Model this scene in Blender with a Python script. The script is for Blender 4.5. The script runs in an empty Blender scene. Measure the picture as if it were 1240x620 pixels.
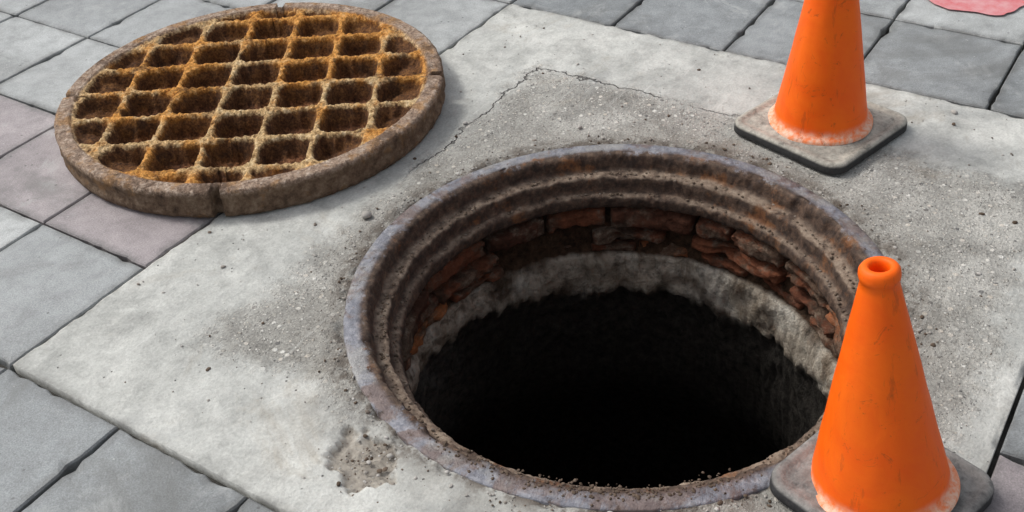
import bpy, bmesh, math, random
import numpy as np
from mathutils import Vector, Matrix, noise as mn
random.seed(7); np.random.seed(7)
D=bpy.data; scn=bpy.context.scene
def link(o,parent=None):
    scn.collection.objects.link(o)
    if parent: o.parent=parent
    return o
# ---------------------------------------------------------------- node helpers
class M:
    def __init__(s,name,rough=.8,spec=.4):
        s.m=D.materials.new(name); s.m.use_nodes=True
        s.t=s.m.node_tree; s.n=s.t.nodes; s.l=s.t.links
        s.b=s.n['Principled BSDF']; s.b.inputs['Roughness'].default_value=rough
        s.b.inputs['Specular IOR Level'].default_value=spec
        s.co=s.n.new('ShaderNodeTexCoord').outputs['Object']
    def set(s,inp,v):
        if isinstance(v,bpy.types.NodeSocket): s.l.new(v,inp)
        else: inp.default_value=v
    def noise(s,scale,detail=6,rough=.6,co=None,dist=0,color=False):
        n=s.n.new('ShaderNodeTexNoise'); n.inputs['Scale'].default_value=scale
        n.inputs['Detail'].default_value=detail; n.inputs['Roughness'].default_value=rough
        n.inputs['Distortion'].default_value=dist
        s.l.new(co or s.co,n.inputs['Vector']); return n.outputs['Color' if color else 'Fac']
    def vor(s,scale,feat='F1',out='Distance',co=None,rand=1):
        n=s.n.new('ShaderNodeTexVoronoi'); n.feature=feat; n.inputs['Scale'].default_value=scale
        n.inputs['Randomness'].default_value=rand
        s.l.new(co or s.co,n.inputs['Vector']); return n.outputs[out]
    def ramp(s,v,stops,interp='LINEAR'):
        n=s.n.new('ShaderNodeValToRGB'); e=n.color_ramp.elements; n.color_ramp.interpolation=interp
        while len(e)<len(stops): e.new(.5)
        for k,(p,c) in enumerate(stops):
            e[k].position=p; e[k].color=(c,c,c,1) if not isinstance(c,(tuple,list)) else (*c,1)
        s.set(n.inputs['Fac'],v); return n.outputs['Color']
    def math(s,op,a,b=0.,c=0.,clamp=False):
        n=s.n.new('ShaderNodeMath'); n.operation=op; n.use_clamp=clamp
        s.set(n.inputs[0],a); s.set(n.inputs[1],b)
        if op in('MULTIPLY_ADD','SMOOTH_MIN','SMOOTH_MAX'): s.set(n.inputs[2],c)
        return n.outputs[0]
    def mr(s,v,a,b,c=0.,d=1.):
        n=s.n.new('ShaderNodeMapRange'); n.interpolation_type='SMOOTHSTEP'
        s.set(n.inputs[0],v)
        for k,x in enumerate((a,b,c,d)): n.inputs[k+1].default_value=x
        return n.outputs[0]
    def mix(s,f,a,b,mode='MIX'):
        n=s.n.new('ShaderNodeMix'); n.data_type='RGBA'; n.blend_type=mode
        s.set(n.inputs[0],f)
        for k,x in((6,a),(7,b)):
            if isinstance(x,(tuple,list)): n.inputs[k].default_value=(*x[:3],1)
            elif isinstance(x,float): n.inputs[k].default_value=(x,x,x,1)
            else: s.l.new(x,n.inputs[k])
        return n.outputs[2]
    def attr(s,name,out='Fac'):
        n=s.n.new('ShaderNodeAttribute'); n.attribute_name=name; return n.outputs[out]
    def sep(s,v=None):
        n=s.n.new('ShaderNodeSeparateXYZ'); s.l.new(v or s.co,n.inputs[0]); return n.outputs
    def bump(s,h,dist,strength=1,prev=None):
        n=s.n.new('ShaderNodeBump'); n.inputs['Distance'].default_value=dist; n.inputs['Strength'].default_value=strength
        s.l.new(h,n.inputs['Height'])
        if prev: s.l.new(prev,n.inputs['Normal'])
        return n.outputs[0]
    def out(s,col=None,rough=None,nrm=None,metal=None):
        for k,v in(('Base Color',col),('Roughness',rough),('Normal',nrm),('Metallic',metal)):
            if v is None: continue
            if isinstance(v,tuple): s.b.inputs[k].default_value=(*v,1)
            elif isinstance(v,(float,int)): s.b.inputs[k].default_value=v
            else: s.l.new(v,s.b.inputs[k])
        return s.m
def smooth(x,a,b):
    t=np.clip((x-a)/(b-a),0,1); return t*t*(3-2*t)
def fn(x,y,z,o=4):
    return mn.fractal(Vector((x,y,z)),1.0,2.0,o)
def meshobj(name,verts,faces,mats,parent=None,sm=True,attrs=None,fattrs=None):
    me=D.meshes.new(name); me.from_pydata([tuple(v) for v in verts],[],faces)
    for m in mats: me.materials.append(m)
    me.polygons.foreach_set('use_smooth',[sm]*len(faces))
    for k,v in (attrs or {}).items():
        a=me.attributes.new(k,'FLOAT','POINT'); a.data.foreach_set('value',np.asarray(v,dtype=np.float32))
    for k,v in (fattrs or {}).items():
        a=me.attributes.new(k,'FLOAT','FACE'); a.data.foreach_set('value',np.asarray(v,dtype=np.float32))
    me.update(); o=D.objects.new(name,me); return link(o,parent)
def gridfaces(nr,na,off=0,flip=False):
    F=[]
    for i in range(nr-1):
        for j in range(na):
            k=(j+1)%na
            q=(off+i*na+j,off+i*na+k,off+(i+1)*na+k,off+(i+1)*na+j)
            F.append(q[::-1] if flip else q)
    return F
# ---------------------------------------------------------------- materials
def concrete_mat():
    m=M('slab_concrete',.85,.3)
    x,y,z=m.sep()
    wob=m.noise(6,6,.62); wob2=m.noise(40,3,.6)
    w=m.math('MULTIPLY_ADD',m.math('SUBTRACT',wob,.5),.13,m.math('MULTIPLY',m.math('SUBTRACT',wob2,.5),.025))
    dx=m.math('SUBTRACT',m.math('ABSOLUTE',m.math('SUBTRACT',x,.075)),.448)
    dy=m.math('SUBTRACT',m.math('ABSOLUTE',m.math('SUBTRACT',y,-.015)),.467)
    d=m.math('ADD',m.math('SMOOTH_MAX',dx,dy,.05),w)
    patch=m.mr(m.math('MULTIPLY_ADD',m.math('SUBTRACT',m.noise(26,5,.7),.5),.10,d),-.03,.03,1.,0.)
    seam=m.mr(m.math('ABSOLUTE',d),.0,.0028,1.,0.)
    seamN=m.mr(m.noise(9,4,.6),.36,.5,.2,1.)
    seam=m.math('MULTIPLY',seam,m.math('MULTIPLY',seamN,m.mr(m.math('ADD',x,y),.50,.64)))
    big=m.noise(3.5,7,.66,dist=.3); mid=m.noise(22,8,.72); fine=m.noise(260,4,.7); blot=m.noise(9,7,.72,dist=.5)
    smoothc=m.ramp(big,[(.3,(.37,.375,.355)),(.5,(.51,.515,.485)),(.68,(.65,.65,.61))])
    oldc=m.ramp(m.noise(6,8,.7,dist=.4),[(.3,(.25,.24,.215)),(.5,(.375,.365,.335)),(.7,(.53,.52,.48))])
    col=m.mix(patch,smoothc,oldc)
    col=m.mix(1.,col,m.ramp(blot,[(.3,.70),(.5,1.),(.7,1.13)]),'MULTIPLY')
    col=m.mix(1.,col,m.ramp(mid,[(.3,.76),(.5,1.),(.75,1.14)]),'MULTIPLY')
    col=m.mix(m.math('MULTIPLY_ADD',patch,.45,.35),col,m.mix(1.,col,m.ramp(fine,[(.3,.5),(.5,1.),(.7,1.45)]),'MULTIPLY'))
    ag=m.noise(7,4,.6)
    st=None
    for sc_,th in((75,1.0),(150,.98),(240,.95)):
        v=m.vor(sc_); vc=m.vor(sc_,out='Color')
        stone=m.mr(v,.22,.34,1.,0.)
        pick=m.mr(m.math('ADD',m.sep(vc)[0],m.math('MULTIPLY',ag,1.0)),th,th+.08)
        s_=m.math('MULTIPLY',m.math('MULTIPLY',stone,pick),m.math('MULTIPLY_ADD',patch,.8,.08))
        sc=m.ramp(m.sep(vc)[1],[(.0,(.10,.10,.10)),(.3,(.36,.34,.30)),(.6,(.76,.75,.70)),(1.,(.60,.54,.46))])
        col=m.mix(s_,col,sc)
        st=s_ if st is None else m.math('MAXIMUM',st,s_)
    pits=m.math('MULTIPLY',m.mr(m.vor(60),.04,.11,1.,0.),m.mr(m.noise(11,3),.50,.58))
    col=m.mix(m.math('MULTIPLY',pits,.75),col,(.09,.085,.075))
    stain=m.mr(m.noise(2.2,6,.65,dist=.6),.54,.70)
    col=m.mix(m.math('MULTIPLY',stain,.42),col,(.22,.23,.235))
    br=m.mr(m.noise(4.3,6,.7,dist=.8),.55,.70)
    col=m.mix(m.math('MULTIPLY',br,.42),col,(.28,.225,.155))
    mp=m.n.new('ShaderNodeMapping');mp.inputs['Scale'].default_value=(1.,14.,1.);mp.inputs['Rotation'].default_value=(0,0,.5);m.l.new(m.co,mp.inputs[0])
    scf=m.mr(m.noise(5,5,.7,co=mp.outputs[0]),.60,.70)
    col=m.mix(m.math('MULTIPLY',scf,.28),col,(.76,.76,.73))
    rr=m.math('SQRT',m.math('ADD',m.math('MULTIPLY',x,x),m.math('MULTIPLY',y,y)))
    halo=m.math('MULTIPLY',m.mr(m.math('MULTIPLY_ADD',m.math('SUBTRACT',blot,.5),.12,rr),.40,.50,1.,0.),.30)
    col=m.mix(halo,col,(.20,.18,.15))
    col=m.mix(m.math('MULTIPLY',seam,.85),col,(.06,.055,.05))
    pit=m.attr('pit')
    col=m.mix(m.math('MULTIPLY',pit,.85),col,m.ramp(m.noise(70,5,.7),[(.3,(.15,.13,.11)),(.55,(.33,.29,.24)),(.75,(.50,.46,.40))]))
    rimd=m.attr('rimdirt')
    col=m.mix(m.math('MULTIPLY',rimd,m.mr(m.noise(30,5,.7),.40,.58)),col,(.13,.11,.09))
    ed=m.math('MULTIPLY',m.attr('edge'),m.mr(m.noise(20,5,.7),.40,.64,.1,.7)); col=m.mix(ed,col,(.16,.155,.14))
    h=m.math('ADD',m.math('MULTIPLY',fine,m.math('MULTIPLY_ADD',patch,.5,.2)),m.math('MULTIPLY',mid,.6))
    h=m.math('MULTIPLY_ADD',st,.35,h)
    h=m.math('SUBTRACT',h,m.math('MULTIPLY',seam,1.2))
    h=m.math('SUBTRACT',h,m.math('MULTIPLY',pits,.7))
    return m.out(col,m.ramp(mid,[(.3,.62),(.7,.85)]),m.bump(h,.004,1.))
def tile_mat():
    m=M('paving_tile_concrete',.6,.45)
    r=m.attr('tone'); pk=m.attr('pink')
    big=m.noise(4,6,.65); mid=m.noise(28,7,.7); fine=m.noise(420,3,.7)
    base=m.ramp(r,[(0,(.165,.18,.185)),(.5,(.265,.28,.285)),(1,(.47,.485,.475))])
    base=m.mix(pk,base,(.36,.305,.31))
    col=m.mix(1.,base,m.ramp(big,[(.3,.70),(.5,1.),(.7,1.25)]),'MULTIPLY')
    col=m.mix(1.,col,m.ramp(mid,[(.28,.70),(.5,1.),(.75,1.2)]),'MULTIPLY')
    col=m.mix(1.,col,m.ramp(fine,[(.3,.74),(.5,1.),(.72,1.32)]),'MULTIPLY')
    lime=m.mr(m.noise(6,8,.78,dist=1.),.53,.68)
    col=m.mix(m.math('MULTIPLY',lime,.5),col,(.5,.51,.5))
    grm=m.mr(m.noise(3.1,7,.7,dist=.8),.52,.66)
    col=m.mix(m.math('MULTIPLY',grm,.45),col,(.125,.125,.115))
    sp=m.math('MULTIPLY',m.mr(m.vor(38),.05,.11,1.,0.),m.mr(m.noise(9,2),.53,.59))
    col=m.mix(m.math('MULTIPLY',sp,.75),col,(.07,.07,.07))
    wsp=m.math('MULTIPLY',m.mr(m.vor(70),.05,.13,1.,0.),m.mr(m.noise(8,3,.5,dist=1),.55,.62))
    col=m.mix(m.math('MULTIPLY',wsp,.6),col,(.6,.6,.57))
    col=m.mix(m.math('MULTIPLY',m.attr('tedge'),m.mr(m.noise(18,5,.7),.35,.62,.1,.6)),col,(.10,.10,.095))
    h=m.math('ADD',m.math('MULTIPLY',fine,.5),mid)
    return m.out(col,m.ramp(mid,[(.3,.42),(.7,.66)]),m.bump(h,.0015,.8))
def sand_mat():
    m=M('joint_sand_and_far_paving',.95,.1)
    n=m.noise(60,6,.7)
    return m.out(m.ramp(n,[(.3,(.03,.03,.028)),(.7,(.10,.095,.085))]),None,m.bump(n,.004))
def rust_lid_mat():
    m=M('rusty_cast_iron',.85,.25)
    h=m.attr('lift'); rim=m.attr('rim')
    n1=m.noise(6,6,.7); n2=m.noise(60,7,.75); n3=m.noise(240,4,.7); n4=m.noise(18,5,.7)
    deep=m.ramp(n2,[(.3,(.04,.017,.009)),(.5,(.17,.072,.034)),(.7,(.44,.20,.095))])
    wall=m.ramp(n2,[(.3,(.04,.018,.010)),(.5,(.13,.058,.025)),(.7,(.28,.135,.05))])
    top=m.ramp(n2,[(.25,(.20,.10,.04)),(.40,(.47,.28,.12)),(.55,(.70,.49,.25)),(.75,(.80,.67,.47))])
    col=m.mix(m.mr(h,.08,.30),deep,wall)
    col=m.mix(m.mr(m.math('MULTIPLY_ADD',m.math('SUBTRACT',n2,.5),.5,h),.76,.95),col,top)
    org=m.mr(n1,.45,.57)
    col=m.mix(m.math('MULTIPLY',org,m.mr(h,.60,.98,.08,.75)),col,m.ramp(n2,[(.3,(.38,.11,.012)),(.6,(.82,.34,.03))]))
    blk=m.mr(m.noise(13,6,.75),.55,.65,0.,.7)
    col=m.mix(blk,col,(.06,.032,.02))
    rimc=m.ramp(n2,[(.28,(.16,.10,.07)),(.5,(.39,.28,.205)),(.72,(.62,.52,.43))])
    col=m.mix(rim,col,rimc)
    yel=m.math('MULTIPLY',m.mr(n4,.50,.62),rim)
    col=m.mix(m.math('MULTIPLY',yel,.65),col,(.42,.22,.075))
    dk=m.math('MULTIPLY',m.mr(m.noise(11,6,.78),.50,.62),rim)
    col=m.mix(m.math('MULTIPLY',dk,.75),col,(.10,.06,.04))
    col=m.mix(1.,col,m.ramp(n3,[(.3,.55),(.5,1.),(.7,1.4)]),'MULTIPLY')
    side=m.attr('side')
    sc=m.ramp(n2,[(.3,(.05,.03,.02)),(.5,(.17,.11,.07)),(.75,(.36,.27,.19))])
    sc=m.mix(m.mr(n4,.54,.66,0.,.5),sc,(.30,.15,.05))
    col=m.mix(side,col,sc)
    hh=m.math('ADD',n2,m.math('MULTIPLY',n3,.5))
    return m.out(col,.88,m.bump(hh,.005,1.))
def frame_mat():
    m=M('worn_iron_frame',.5,.5)
    n1=m.noise(12,6,.7,dist=.5); n2=m.noise(70,7,.75); n3=m.noise(300,3,.6)
    top=m.attr('top'); led=m.attr('ledge')
    steel=m.ramp(n2,[(.3,(.10,.105,.13)),(.5,(.21,.215,.245)),(.72,(.40,.40,.43))])
    steel=m.mix(m.mr(n1,.47,.57,0.,.75),steel,m.ramp(n2,[(.3,(.09,.055,.045)),(.7,(.22,.15,.12))]))
    rust_shade=m.ramp(n2,[(.28,(.014,.008,.006)),(.46,(.048,.028,.019)),(.60,(.11,.066,.043)),(.78,(.24,.15,.095))])  # rust brown, with the shadow under the lip put into its dark tones
    rust_shade=m.mix(m.mr(m.noise(14,5,.7),.54,.66,0.,.75),rust_shade,m.ramp(n2,[(.3,(.09,.03,.012)),(.65,(.30,.12,.035))]))
    dustc=m.ramp(n2,[(.3,(.09,.06,.042)),(.5,(.25,.185,.135)),(.72,(.42,.35,.27))])
    rust_shade=m.mix(m.math('MULTIPLY',led,m.mr(m.noise(20,5,.7),.36,.54,.1,.9)),rust_shade,dustc)
    edge=m.math('MULTIPLY',m.mr(m.noise(22,7,.78),.38,.50),m.attr('inner'))
    sp=m.mr(m.noise(48,6,.8),.56,.65)
    t=m.math('SUBTRACT',m.math('SUBTRACT',top,edge,clamp=True),m.math('MULTIPLY',sp,.8),clamp=True)
    col=m.mix(t,rust_shade,steel)
    dust=m.math('MULTIPLY',m.mr(m.noise(7,7,.78),.48,.62),.6)
    col=m.mix(m.math('MULTIPLY',dust,t),col,m.ramp(n3,[(.35,(.24,.23,.21)),(.65,(.42,.41,.38))]))
    hh=m.math('ADD',n2,m.math('MULTIPLY',n3,.3))
    return m.out(col,m.mix(t,.85,m.ramp(n2,[(.3,.30),(.7,.55)])),m.bump(hh,.0035,.8),m.math('MULTIPLY',t,.3))
def mortar_mat():
    m=M('shaft_mortar',.95,.15)
    n1=m.noise(11,7,.7,dist=.4); n2=m.noise(60,7,.75); n3=m.noise(240,3,.6)
    c=m.ramp(n1,[(.3,(.24,.19,.14)),(.5,(.50,.44,.36)),(.68,(.72,.68,.60))])
    c=m.mix(1.,c,m.ramp(n2,[(.3,.30),(.5,1.),(.7,1.25)]),'MULTIPLY')
    x,y,z=m.sep()
    # brown seepage runs down the wall
    mp=m.n.new('ShaderNodeMapping');mp.inputs['Scale'].default_value=(1.,1.,.15);m.l.new(m.co,mp.inputs[0])
    run=m.mr(m.noise(26,5,.7,co=mp.outputs[0]),.52,.66,0.,.6); c=m.mix(run,c,(.13,.085,.05))
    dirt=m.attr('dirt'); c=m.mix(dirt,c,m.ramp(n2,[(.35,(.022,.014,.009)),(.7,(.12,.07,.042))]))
    low=m.ramp(n2,[(.35,(.010,.009,.008)),(.7,(.07,.062,.053))])  # near-black: darkness of the deep pit put into the wall colour
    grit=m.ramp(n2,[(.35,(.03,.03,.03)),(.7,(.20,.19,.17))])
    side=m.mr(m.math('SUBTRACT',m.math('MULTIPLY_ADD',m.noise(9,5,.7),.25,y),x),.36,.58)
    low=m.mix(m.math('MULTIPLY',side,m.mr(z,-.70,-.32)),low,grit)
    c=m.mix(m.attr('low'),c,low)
    return m.out(c,None,m.bump(m.math('ADD',n2,m.math('MULTIPLY',n3,.4)),.007,1.))
def brick_mat():
    m=M('old_red_brick',.9,.2)
    r=m.attr('tone'); n1=m.noise(40,7,.75); n2=m.noise(15,5,.7); n3=m.noise(250,3,.6)
    c=m.ramp(r,[(0,(.06,.028,.018)),(.4,(.15,.055,.03)),(.8,(.25,.09,.045)),(1,(.42,.17,.065))])
    c=m.mix(1.,c,m.ramp(n1,[(.3,.3),(.5,.95),(.7,1.5)]),'MULTIPLY')
    c=m.mix(m.mr(n2,.44,.58,0.,.85),c,m.ramp(n1,[(.3,(.03,.02,.014)),(.5,(.12,.085,.06)),(.7,(.36,.30,.23))]))
    return m.out(c,None,m.bump(m.math('ADD',n1,m.math('MULTIPLY',n3,.4)),.008,1.))
def cone_mat():
    m=M('orange_cone_plastic',.5,.3)
    x,y,z=m.sep()
    n1=m.noise(10,6,.7,dist=.8); n2=m.noise(90,5,.7)
    c=m.ramp(n1,[(.3,(.95,.11,.001)),(.6,(1.,.155,.002))])
    c=m.mix(m.math('MULTIPLY',m.mr(z,.043,.024),m.mr(n2,.3,.6,.55,.95)),c,m.ramp(n2,[(.35,(.78,.26,.10)),(.6,(.82,.56,.42))]))
    sc=m.math('MULTIPLY',m.mr(m.noise(26,6,.8,dist=1.5),.59,.67),.5)
    c=m.mix(sc,c,(.30,.06,.015))
    mp=m.n.new('ShaderNodeMapping');mp.inputs['Scale'].default_value=(1.,1.,.12);m.l.new(m.co,mp.inputs[0])
    st=m.mr(m.noise(60,5,.7,co=mp.outputs[0]),.59,.68,0.,.4); c=m.mix(st,c,(.42,.07,.01))
    return m.out(c,m.ramp(n1,[(.3,.45),(.7,.65)]),m.bump(m.math('ADD',n1,m.math('MULTIPLY',n2,.2)),.002,.6))
def rubber_mat(name,top,edge):
    m=M(name,.8,.3)
    x,y,z=m.sep(); n1=m.noise(16,6,.75); n2=m.noise(110,5,.7)
    t=m.math('MULTIPLY',m.mr(z,.0135,.0185),m.mr(m.noise(45,5,.75),.3,.5,.5,1.))
    dust=m.mix(m.mr(n1,.36,.60),tuple(v*.6 for v in top),top)
    c=m.mix(t,edge,dust)
    c=m.mix(1.,c,m.ramp(n2,[(.3,.7),(.5,1.),(.7,1.25)]),'MULTIPLY')
    return m.out(c,None,m.bump(m.math('ADD',n1,n2),.003,.7))
CONC,TILE,SAND,LID,FRAME,MORTAR,BRICK,CONE=concrete_mat(),tile_mat(),sand_mat(),rust_lid_mat(),frame_mat(),mortar_mat(),brick_mat(),cone_mat()
# ---------------------------------------------------------------- ground sheet (joint bed) with the shaft hole
rs=[.45,.8,1.5,3,6,15,60,300]; NA=96
V=[(r*math.cos(2*math.pi*j/NA),r*math.sin(2*math.pi*j/NA),-.014) for r in rs for j in range(NA)]
meshobj('ground',V,gridfaces(len(rs),NA,flip=True),[SAND])
# ---------------------------------------------------------------- paving tiles
U0,U1,V0,V1=-.545,.741,-.531,.66
uj=[U0-.25*k for k in range(1,16)][::-1]+[-.545,-.295,-.045,.205,.455,.741]+[1.012+.25*k for k in range(0,16)]
vL=[.66-.227*k for k in range(1,18)][::-1]+[.66+.243*k for k in range(0,16)]
vR=[.66-.2465*k for k in range(1,18)][::-1]+[.66+.243*k for k in range(0,16)]
vM=[-.531-.2465*k for k in range(0,15)][::-1]+[.66+.243*k for k in range(0,16)]
tv=[];tf=[];tt=[];tp=[];te=[]
def tile(u0,u1,v0,v1,tone,pink):
    g=.0014+random.uniform(0,.0012); b=.0022; h=random.uniform(-.0012,.0008)
    tx,ty=random.gauss(0,.003),random.gauss(0,.003)
    u0+=g;u1-=g;v0+=g;v1-=g; cu,cv=(u0+u1)/2,(v0+v1)/2
    o=len(tv); N=16
    per=[]
    for a,bb in(((u0,v0),(u1,v0)),((u1,v0),(u1,v1)),((u1,v1),(u0,v1)),((u0,v1),(u0,v0))):
        for k in range(N):
            f=k/N; per.append((a[0]+(bb[0]-a[0])*f,a[1]+(bb[1]-a[1])*f))
    n=len(per)
    def z(x,y): return h+(x-cu)*tx+(y-cv)*ty
    for lvl,(ins,dz) in enumerate(((0,-.03),(0,-.0022),(b,0.),(.016,0.))):
        for (x,y) in per:
            chip=max(0,fn(x*30,y*30,3.1)-.15)*.009 if lvl else 0
            ii=ins+chip
            px=min(max(x,u0+ii),u1-ii); py=min(max(y,v0+ii),v1-ii)
            tv.append((px,py,z(px,py)+dz-(chip*.3 if lvl<3 else 0))); te.append(0. if lvl==3 else 1.)
    for l in range(3):
        for k in range(n):
            tf.append((o+l*n+k,o+l*n+(k+1)%n,o+(l+1)*n+(k+1)%n,o+(l+1)*n+k)); tt.append(tone);tp.append(pink)
    tf.append(tuple(o+3*n+k for k in range(n))); tt.append(tone);tp.append(pink)
for i in range(len(uj)-1):
    a,b=uj[i],uj[i+1]
    vj=vL if b<=U0+1e-6 else (vR if a>=U1-1e-6 else vM)
    for j in range(len(vj)-1):
        c,d=vj[j],vj[j+1]
        if a>U0-1e-3 and b<U1+1e-3 and c>V0-1e-3 and d<V1+1e-3: continue
        tone=.38+random.gauss(0,.11); pink=0
        if a>=.74: tone=.38+random.gauss(0,.08)
        if a>=1.0: tone=.80+random.gauss(0,.08)
        if c>.6 and a>-.1 : tone=.74+random.gauss(0,.1)  # sky sheen put into the tone: tiles behind the lid lighter
        if c>.85 and a<-.1: tone=.76+random.gauss(0,.08)  # painted sheen continues on the far left tiles
        if a<-.5 and c<.6: tone=.33+random.gauss(0,.05)
        if abs(a+.295)<.01: pink=.75; tone=.5
        tile(a,b,c,d,min(max(tone,0),1),pink)
meshobj('paving_tiles',tv,tf,[TILE],sm=False,fattrs={'tone':tt,'pink':tp},attrs={'tedge':te})
# ---------------------------------------------------------------- concrete slab with round hole
NR,NA=120,720
V=[];pit=[];rd=[];ed=[]
PITC=(-.437,.117)
for i in range(NR):
    t=(i/(NR-2)) if i<NR-1 else 1
    for j in range(NA):
        a=2*math.pi*j/NA; ca,sa=math.cos(a),math.sin(a)
        e=min((U1-.004)/ca if ca>1e-9 else 9e9,(U0+.004)/ca if ca<-1e-9 else 9e9,(V1-.004)/sa if sa>1e-9 else 9e9,(V0+.004)/sa if sa<-1e-9 else 9e9)
        r=.3925+(e-.3925)*t**1.1
        x,y=r*ca,r*sa
        z=.0014*fn(x*7,y*7,0)+.0012*fn(x*38,y*38,5)
        n=fn(x*16,y*16,9)*.034+fn(x*60,y*60,2)*.010
        d=math.hypot((x-PITC[0])*1.15,(y-PITC[1])*.72)+n
        k=1-float(smooth(d,.028,.036))
        z-=k*(.007+.004*fn(x*90,y*90,1))
        q=(1-float(smooth(r-.3925,.0,.02)))*max(0,fn(x*22,y*22,12)-.05)
        z-=q*.012
        be=min(U1-x,x-U0,V1-y,y-V0)
        ck=(1-float(smooth(be,0,.012)))*max(0,fn(x*20,y*20,33)-.1); z-=ck*.012
        pit.append(k);rd.append(1-float(smooth(r-.3925+.012*fn(x*14,y*14,4),.0,.04)))
        ed.append(1-float(smooth(be,.0,.018)))
        if i==NR-1: z=-.02
        z+=.0012
        V.append((x,y,z))
meshobj('concrete_slab',V,gridfaces(NR,NA,flip=True),[CONC],attrs={'pit':pit,'rimdirt':rd,'edge':ed})
# ---------------------------------------------------------------- manhole (frame, bricks, shaft)
mh=D.objects.new('open_manhole',None); link(mh)
prof=[(.3935,-.03,0,0,0),(.3935,.0010,1,0,0),(.3915,.0022,1,0,0),(.385,.0026,1,0,0),(.378,.0026,1,0,0),(.373,.0026,1,.3,0),(.369,.0026,1,.8,0),(.365,.0022,.9,1,.2),(.3615,.0010,.6,1,.2),(.3590,-.002,.1,1,0),
 (.3572,-.006,0,1,0),(.3562,-.013,0,1,0),(.3555,-.021,0,1,0),(.3540,-.0255,0,1,.3),(.348,-.027,0,1,1),(.341,-.0275,0,1,1),(.3365,-.0285,0,1,1),(.3345,-.032,0,1,.1),(.3342,-.040,0,1,0),(.3338,-.050,0,1,0),(.332,-.0545,0,1,.1),(.3275,-.056,0,1,.7),(.3225,-.0575,0,1,.7),(.320,-.061,0,1,.1),(.3195,-.067,0,1,0),(.3195,-.074,0,1,0),(.3215,-.080,0,1,0),(.327,-.083,0,1,0),(.340,-.085,0,1,0),(.375,-.085,0,1,0)]
NA=900;V=[];top=[];inn=[];ldg=[]
for (r,z,t,n_,lg) in prof:
    for j in range(NA):
        a=2*math.pi*j/NA;ca,sa=math.cos(a),math.sin(a)
        k=.0003 if t==1 else .0028
        nn=fn(ca*r*30,sa*r*30,z*30); n2=fn(ca*r*110,sa*r*110,z*110)
        rr=r+k*nn+k*.7*n2
        zz=z+(k*.7*nn if z>-.08 else 0)
        if n_==1 and z>-.02:
            c=max(0,fn(ca*9,sa*9,7)-.1); rr+=c*.010; zz-=c*.004
        if lg>.5: zz+=.004*max(0,fn(ca*8,sa*8,21))   # caked dirt on the ledges
        V.append((rr*ca,rr*sa,zz));top.append(t);inn.append(n_);ldg.append(lg)
meshobj('frame',V,gridfaces(len(prof),NA),[FRAME],mh,attrs={'top':top,'inner':inn,'ledge':ldg})
# bricks
bv=[];bf=[];bt=[]
def brick(a0,a1,r0,r1,z0,z1,tone,skew):
    na,nr,nz=13,4,7
    idx={}
    def P(i,j,k):
        if (i,j,k) in idx: return idx[i,j,k]
        a=a0+(a1-a0)*i/(na-1); r=r0+(r1-r0)*j/(nr-1); z=z0+(z1-z0)*k/(nz-1)
        z+=skew[0]*(i/(na-1)-.5)*.012; r+=skew[1]*(i/(na-1)-.5)*.010*(j<2)
        ex=(i in(0,na-1))+(j==0)+(k in(0,nz-1))
        if ex>=2:
            if i==0:a+=.006
            if i==na-1:a-=.006
            if j==0:r+=.002
            if k==0:z+=.002
            if k==nz-1:z-=.002
        x,y=r*math.cos(a),r*math.sin(a)
        s=.0045*fn(x*30,y*30,z*30+tone*9)+.003*fn(x*110,y*110,z*110)
        chip=max(0,fn(x*18+tone*20,y*18,z*30)-.15)*.035*(j==0)
        r+=s+chip
        idx[i,j,k]=len(bv); bv.append((r*math.cos(a),r*math.sin(a),z+s*.8)); return idx[i,j,k]
    def q(*c):
        bf.append(tuple(P(*x) for x in c)); bt.append(tone)
    for i in range(na-1):
        for k in range(nz-1): q((i,0,k),(i,0,k+1),(i+1,0,k+1),(i+1,0,k))
        for j in range(nr-1):
            q((i,j,0),(i+1,j,0),(i+1,j+1,0),(i,j+1,0)); q((i,j,nz-1),(i,j+1,nz-1),(i+1,j+1,nz-1),(i+1,j,nz-1))
    for k in range(nz-1):
        for j in range(nr-1):
            q((0,j,k),(0,j+1,k),(0,j+1,k+1),(0,j,k+1)); q((na-1,j,k),(na-1,j,k+1),(na-1,j+1,k+1),(na-1,j+1,k))
for (z0,z1,r0,n,ph) in((-.126,-.092,.321,17,.1),(-.158,-.137,.327,14,.25),(-.188,-.168,.335,16,.4)):
    a=ph
    while a<ph+2*math.pi-.12:
        w=2*math.pi/n*random.uniform(.65,1.3)
        w=min(w,ph+2*math.pi-a)
        gap=random.choice([.016,.025,.04,.065,.09])
        if random.random()>.07:
            dz=random.uniform(-.003,.003)
            brick(a,a+w-gap,r0+random.uniform(-.006,.011),.374,z0+dz,z1+dz+random.uniform(-.005,.002),random.random(),(random.uniform(-.6,.6),random.uniform(-1,1)))
        a+=w
meshobj('brick_courses',bv,bf,[BRICK],mh,sm=True,fattrs={'tone':bt})
pr=[(-.0845,.362),(-.10,.358),(-.115,.356),(-.127,.352),(-.133,.348),(-.140,.353),(-.155,.352),(-.161,.350),(-.166,.348),(-.172,.349),(-.18,.347),(-.187,.342),(-.192,.335),(-.20,.333),(-.21,.332),(-.22,.332),(-.232,.332),(-.244,.333),(-.256,.333),(-.268,.334),(-.278,.337),(-.286,.342),(-.30,.346),(-.32,.349),(-.34,.351),(-.36,.352),(-.38,.354),(-.42,.356),(-.48,.360),(-.55,.37),(-.7,.45),(-1.1,.5),(-2.2,.5),(-2.4,.4),(-2.42,.02)]
NA=720
V=[];dirt=[];low=[]
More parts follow.
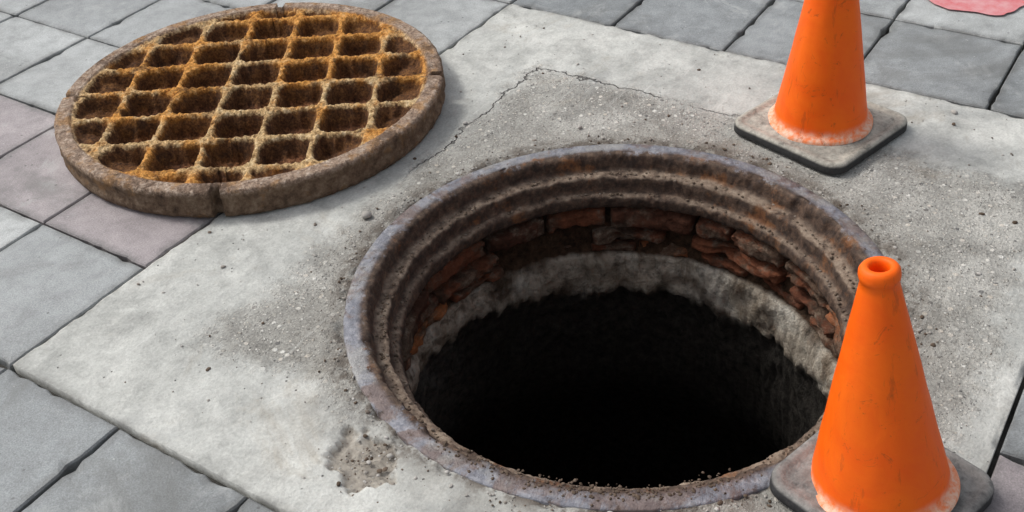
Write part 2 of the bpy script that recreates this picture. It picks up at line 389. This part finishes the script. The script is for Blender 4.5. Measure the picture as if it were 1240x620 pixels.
for (z,r) in pr:
    for j in range(NA):
        a=2*math.pi*j/NA;ca,sa=math.cos(a),math.sin(a)
        brk=.024*fn(ca*3,sa*3,4)+.014*fn(ca*11,sa*11,8)+.03*max(0,math.cos(a-math.radians(125)))
        zz=z
        if z<-.19: zz=z+brk*float(smooth(-z,.19,.28))*(1 if z>-.56 else 0)
        k=.008 if z>-.6 else .012
        n=fn(ca*r*22,sa*r*22,z*22)*k+fn(ca*r*80,sa*r*80,z*80)*.005
        rr=max(r+n,.01)
        V.append((rr*ca,rr*sa,zz))
        dirt.append(1 if z>-.188 else float(smooth(fn(ca*5,sa*5,z*14),.1,.45))*.75)
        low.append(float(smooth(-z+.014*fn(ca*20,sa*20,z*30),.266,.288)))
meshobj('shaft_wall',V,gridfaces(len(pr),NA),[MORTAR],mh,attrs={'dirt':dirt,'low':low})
# ---------------------------------------------------------------- cast-iron lid, lying upside down
LC=(.145,.838); LA=math.radians(33.4); PIT=.0925; RO=.351; T=.052
def lid():
    NR,NA=170,960
    rr=np.linspace(0.0008,1,NR)**.85
    A=np.arange(NA)*2*np.pi/NA
    notch=np.zeros(NA)
    for c in(0,90,180,270):
        d=np.abs((A-math.radians(c)+np.pi)%(2*np.pi)-np.pi); notch=np.maximum(notch,1-smooth(d,.019,.024))
    V=[];lift=[];rim=[];side=[]
    R=rr[:,None]*(RO-.003-.020*notch)[None,:]
    X=R*np.cos(A); Y=R*np.sin(A)
    wx=np.zeros_like(X);fin=np.zeros_like(X)
    for i in range(NR):
        for j in range(NA):
            wx[i,j]=fn(X[i,j]*28,Y[i,j]*28,2,3); fin[i,j]=fn(X[i,j]*120,Y[i,j]*120,6,4)
    def ribd(v,off):
        q=(v/PIT+off)%1.0; return PIT/2-np.abs(q-.5)*PIT
    da=ribd(X+wx*.0035,0.0); db=ribd(Y+wx*.0035,.5)
    w0=.0052+.0024*wx; sl=.0125
    RIM=.029
    ri=RO-RIM+wx*.003-R
    k=.020
    ea,eb,er=da-w0,db-w0,ri
    dd=-np.log(np.exp(-ea/(k*.35))+np.exp(-eb/(k*.35))+np.exp(-er/(k*.35)))*(k*.35)
    H=1-np.clip((dd+.002)/sl,0,1)
    H=np.minimum(H,1); H=H*H*(3-2*H)*.5+H*.5
    floor=.006+.020*smooth(R,.235,.315)+.006*(wx+1)
    ztop=T-.0025+.0016*fin+.0016*wx-.004*np.clip(wx-.15,0,1)
    Z=floor+(ztop-floor)*H+.0016*fin
    rimm=smooth(R,RO-RIM-.004,RO-RIM+.004)
    Z=np.where(R>RO-RIM+.002,T+.0007*fin-.002*(wx>.3)*(wx-.3),Z)
    Z[-1,:]=T-.0012
    Hn=(Z-.008)/(T-.008)
    for i in range(NR):
        for j in range(NA): V.append((X[i,j],Y[i,j],Z[i,j]))
    lift+=list(Hn.ravel());rim+=list(rimm.ravel());side+=[0]*(NR*NA)
    for (dr,z) in((0.,T-.004),(.0,T-.012),(-.001,T-.02),(-.002,T-.030),(.0008,T-.034),(.0008,.010),(-.002,.002),(-.02,.001)):
        for j in range(NA):
            r=RO+dr-.020*notch[j]*(1 if z>.01 else .6)
            x,y=math.cos(A[j]),math.sin(A[j])
            r+=.0018*fn(x*14,y*14,z*40)+.0011*fn(x*60,y*60,z*200)
            V.append((r*x,r*y,z));lift.append(.5);rim.append(1.);side.append(1. if z<T-.005 else .3)
    F=gridfaces(NR+8,NA,flip=True)
    c=len(V);V.append((0,0,float(Z[0,0])));lift.append(.3);rim.append(0);side.append(0)
    for j in range(NA):F.append((c,j,(j+1)%NA))
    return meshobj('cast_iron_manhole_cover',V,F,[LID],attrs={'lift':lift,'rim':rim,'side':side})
L=lid(); L.location=(LC[0],LC[1],.003); L.rotation_euler=(0,0,LA)
# ---------------------------------------------------------------- traffic cones
def rubber_plate(name,mat,parent,S=.215,rc=.03,seed=0):
    n=12;V=[]
    def ring(ins,z):
        h=S/2-ins; q=max(rc-ins,.004)
        for c,(sx,sy) in enumerate(((1,1),(-1,1),(-1,-1),(1,-1))):
            for k in range(n):
                a=math.pi/2*c+math.pi/2*k/(n-1)
                x=sx*(h-q)+q*math.cos(a);y=sy*(h-q)+q*math.sin(a)
                V.append((x,y,z+.0025*fn(x*9+seed,y*9,seed)*(z>.005)))
    for ins,z in((.004,.0),(0,.003),(.0005,.014),(.002,.018),(.006,.020),(.012,.0203),(.0145,.0185),(.024,.0187),(.027,.0203)): ring(ins,z)
    NN=4*n
    for rad,z in((.083,.0205),(.05,.021)):
        for i in range(NN):
            x,y,_=V[i]; a=math.atan2(y,x); V.append((rad*math.cos(a),rad*math.sin(a),z))
    return meshobj(name,V,gridfaces(11,NN,flip=False),[mat],parent)
def cone(loc,rot,mat_plate,S,Rb,Rt,H,lean=(0,0),seed=0,z0=0):
    e=D.objects.new('traffic_cone',None); link(e); e.location=(loc[0],loc[1],z0); e.rotation_euler=(0,0,rot)
    rubber_plate('rubber_base',mat_plate,e,S=S,seed=seed)
    pts=[(Rb+.011,.0185),(Rb+.0107,.0225),(Rb+.0085,.0255),(Rb+.003,.0275),(Rb+.0005,.032),(Rb,.038)]
    for k in range(1,29):
        f=k/28; pts.append((Rb+(Rt-Rb)*f,.038+(H-.017-.038)*f))
    pts+=[(Rt+.0015,H-.0155),(Rt+.0022,H-.011),(Rt+.0016,H-.005),(Rt-.0005,H-.0015),(Rt-.0035,H),(Rt-.0068,H-.0005),(Rt-.0085,H-.003),(Rt-.009,H-.008),(Rt-.008,H-.02),(Rt-.002,H-.06),(.035,.18),(Rb-.01,.03)]
    NA=96;V=[]
    for (r,z) in pts:
        for j in range(NA):
            a=2*math.pi*j/NA
            w=1+.024*fn(math.cos(a)*1.2+seed,math.sin(a)*1.2,z*9,3)
            V.append((r*w*math.cos(a),r*w*math.sin(a),z))
    o=meshobj('cone_body',V,gridfaces(len(pts),NA,flip=False),[CONE],e)
    R=Matrix.Rotation(-rot,4,'Z')@Matrix.Rotation(lean[0],4,'X')@Matrix.Rotation(lean[1],4,'Y')@Matrix.Rotation(rot,4,'Z')
    o.matrix_local=R
    for ob in e.children:
        bm=bmesh.new();bm.from_mesh(ob.data);bmesh.ops.recalc_face_normals(bm,faces=bm.faces);bm.to_mesh(ob.data);bm.free()
        for p in ob.data.polygons:p.use_smooth=True
    return e
RB1=rubber_mat('dusty_rubber_light',(.47,.445,.385),(.04,.04,.04))
RB2=rubber_mat('dusty_rubber_dark',(.27,.26,.245),(.04,.04,.042))
cone((.543,-.097),math.radians(-15.6),RB1,.222,.0760,.0225,.365,lean=(math.radians(-2),0),seed=1,z0=.003)
cone((-.175,-.430),math.radians(-17),RB2,.192,.0735,.0185,.315,lean=(math.radians(-8.5),math.radians(0)),seed=5,z0=.004)
# ---------------------------------------------------------------- red painted marking
pm=M('worn_red_paint',.6,.4); n=pm.noise(30,6,.7)
RED=pm.out(pm.ramp(n,[(.35,(.62,.14,.15)),(.7,(.68,.38,.39))]))
V=[];K=60
for k in range(K):
    a=2*math.pi*k/K; w=1+.06*fn(math.cos(a)*3,math.sin(a)*3,1)
    V.append((1.25+.15*w*math.copysign(abs(math.cos(a))**.6,math.cos(a)),-.19+.1*w*math.copysign(abs(math.sin(a))**.6,math.sin(a)),.004))
meshobj('red_paint_marking',V,[tuple(range(K))],[RED])
# ---------------------------------------------------------------- loose grit
V=[];F=[];tn=[]
ico=bmesh.new();bmesh.ops.create_icosphere(ico,subdivisions=2,radius=1);ico.verts.ensure_lookup_table()
iv=[v.co.copy() for v in ico.verts];iF=[tuple(v.index for v in f.verts) for f in ico.faces];ico.free()
def stone(x,y,z,s,t):
    o=len(V);q=random.random()*50;rot=Matrix.Rotation(random.random()*6.3,3,'Z')
    sx,sy,sz=random.uniform(.7,1.3),random.uniform(.6,1.1),random.uniform(.4,.7)
    for c in iv:
        f=1+.35*fn(c.x+q,c.y,c.z,2)
        p=rot@Vector((c.x*sx*f*s,c.y*sy*f*s,c.z*sz*f*s)); V.append((x+p.x,y+p.y,z+p.z))
    for f in iF:F.append(tuple(o+i for i in f));tn.append(t)
for k in range(1300):
    r=random.choice([0,0,0,1,1,1,2])
    if r==0:
        a=random.uniform(0,6.283);rad=.395+abs(random.gauss(0,.02))
        x,y=rad*math.cos(a),rad*math.sin(a);z=.002
    elif r==1:
        x,y=random.uniform(-.52,.72),random.uniform(-.5,.64);z=.002
        if math.hypot(x,y)<.40: continue
    else:
        x,y=PITC[0]+random.gauss(0,.03),PITC[1]+random.gauss(0,.04);z=-.001
        if math.hypot(x,y)<.40: continue
    if math.hypot(x-LC[0],y-LC[1])<.36: continue
    stone(x,y,z,min(.0006+random.expovariate(1/.0008),.0036),random.random())
for k in range(300):      # rusty crumbs on the frame's near rim
    a=math.radians(random.gauss(205,20));rad=random.gauss(.368,.007)
    stone(rad*math.cos(a),rad*math.sin(a),.003,random.uniform(.0006,.0024),random.uniform(0,.28))
for k in range(800):      # crumbs on the two ledges of the frame
    a=random.uniform(0,6.283);rad,z=random.choice([(.344,-.0265),(.344,-.0265),(.326,-.055)]);rad+=random.gauss(0,.004 if rad>.33 else .0015)
    stone(rad*math.cos(a),rad*math.sin(a),z,random.uniform(.0006,.003),random.uniform(0,.38))
stone(-.03,.437,.006,.009,.7)
for (x,y,s) in((.70,-.28,.006),(.66,-.29,.004),(.36,.27,.004),(.28,.46,.005)): stone(x,y,.004,s,random.random())
gm=M('grit',.9,.2); r=gm.attr('tone')
GR=gm.out(gm.ramp(r,[(0,(.07,.05,.035)),(.3,(.16,.12,.09)),(.6,(.33,.31,.28)),(1,(.50,.48,.45))]))
meshobj('loose_grit',V,F,[GR],fattrs={'tone':tn},sm=True)
# ---------------------------------------------------------------- light
w=D.worlds.new('World');scn.world=w;w.use_nodes=True
nt=w.node_tree;bg=nt.nodes['Background'];sky=nt.nodes.new('ShaderNodeTexSky');sky.sky_type='NISHITA';sky.sun_disc=False
EL,AZ=math.radians(50),math.radians(-8)   # azimuth measured clockwise from +Y
sky.sun_elevation=EL;sky.sun_rotation=AZ;sky.air_density=1.;sky.dust_density=4.
hs=nt.nodes.new('ShaderNodeHueSaturation');hs.inputs['Saturation'].default_value=.3
nt.links.new(sky.outputs[0],hs.inputs['Color']);nt.links.new(hs.outputs[0],bg.inputs['Color']);bg.inputs['Strength'].default_value=.15
sl=D.lights.new('sun','SUN');sl.energy=1.5;sl.angle=math.radians(12);sl.color=(1,.975,.93)
so=D.objects.new('sun',sl);link(so)
d=Vector((math.sin(AZ)*math.cos(EL),math.cos(AZ)*math.cos(EL),math.sin(EL)))
so.rotation_euler=d.to_track_quat('Z','Y').to_euler();so.location=d*5
# ---------------------------------------------------------------- camera
th,ro,ya=.6591,-.0718,.9579
c,s=math.cos(ya),math.sin(ya)
Fw=Vector((math.cos(th)*s,math.cos(th)*c,-math.sin(th)));R0=Vector((c,-s,0));Up0=Vector((math.sin(th)*s,math.sin(th)*c,math.cos(th)))
R=math.cos(ro)*R0+math.sin(ro)*Up0;U=-math.sin(ro)*R0+math.cos(ro)*Up0
cam=D.cameras.new('camera');cam.sensor_width=36;cam.lens=36*1315/1240;cam.clip_start=.02;cam.clip_end=1000
co=D.objects.new('camera',cam);link(co)
mt=Matrix((R,U,-Fw)).transposed().to_4x4();mt.translation=Vector((-1.0589,-.5631,1.));co.matrix_world=mt
scn.camera=co
scn.view_settings.view_transform='Standard';scn.view_settings.look='None';scn.view_settings.exposure=0
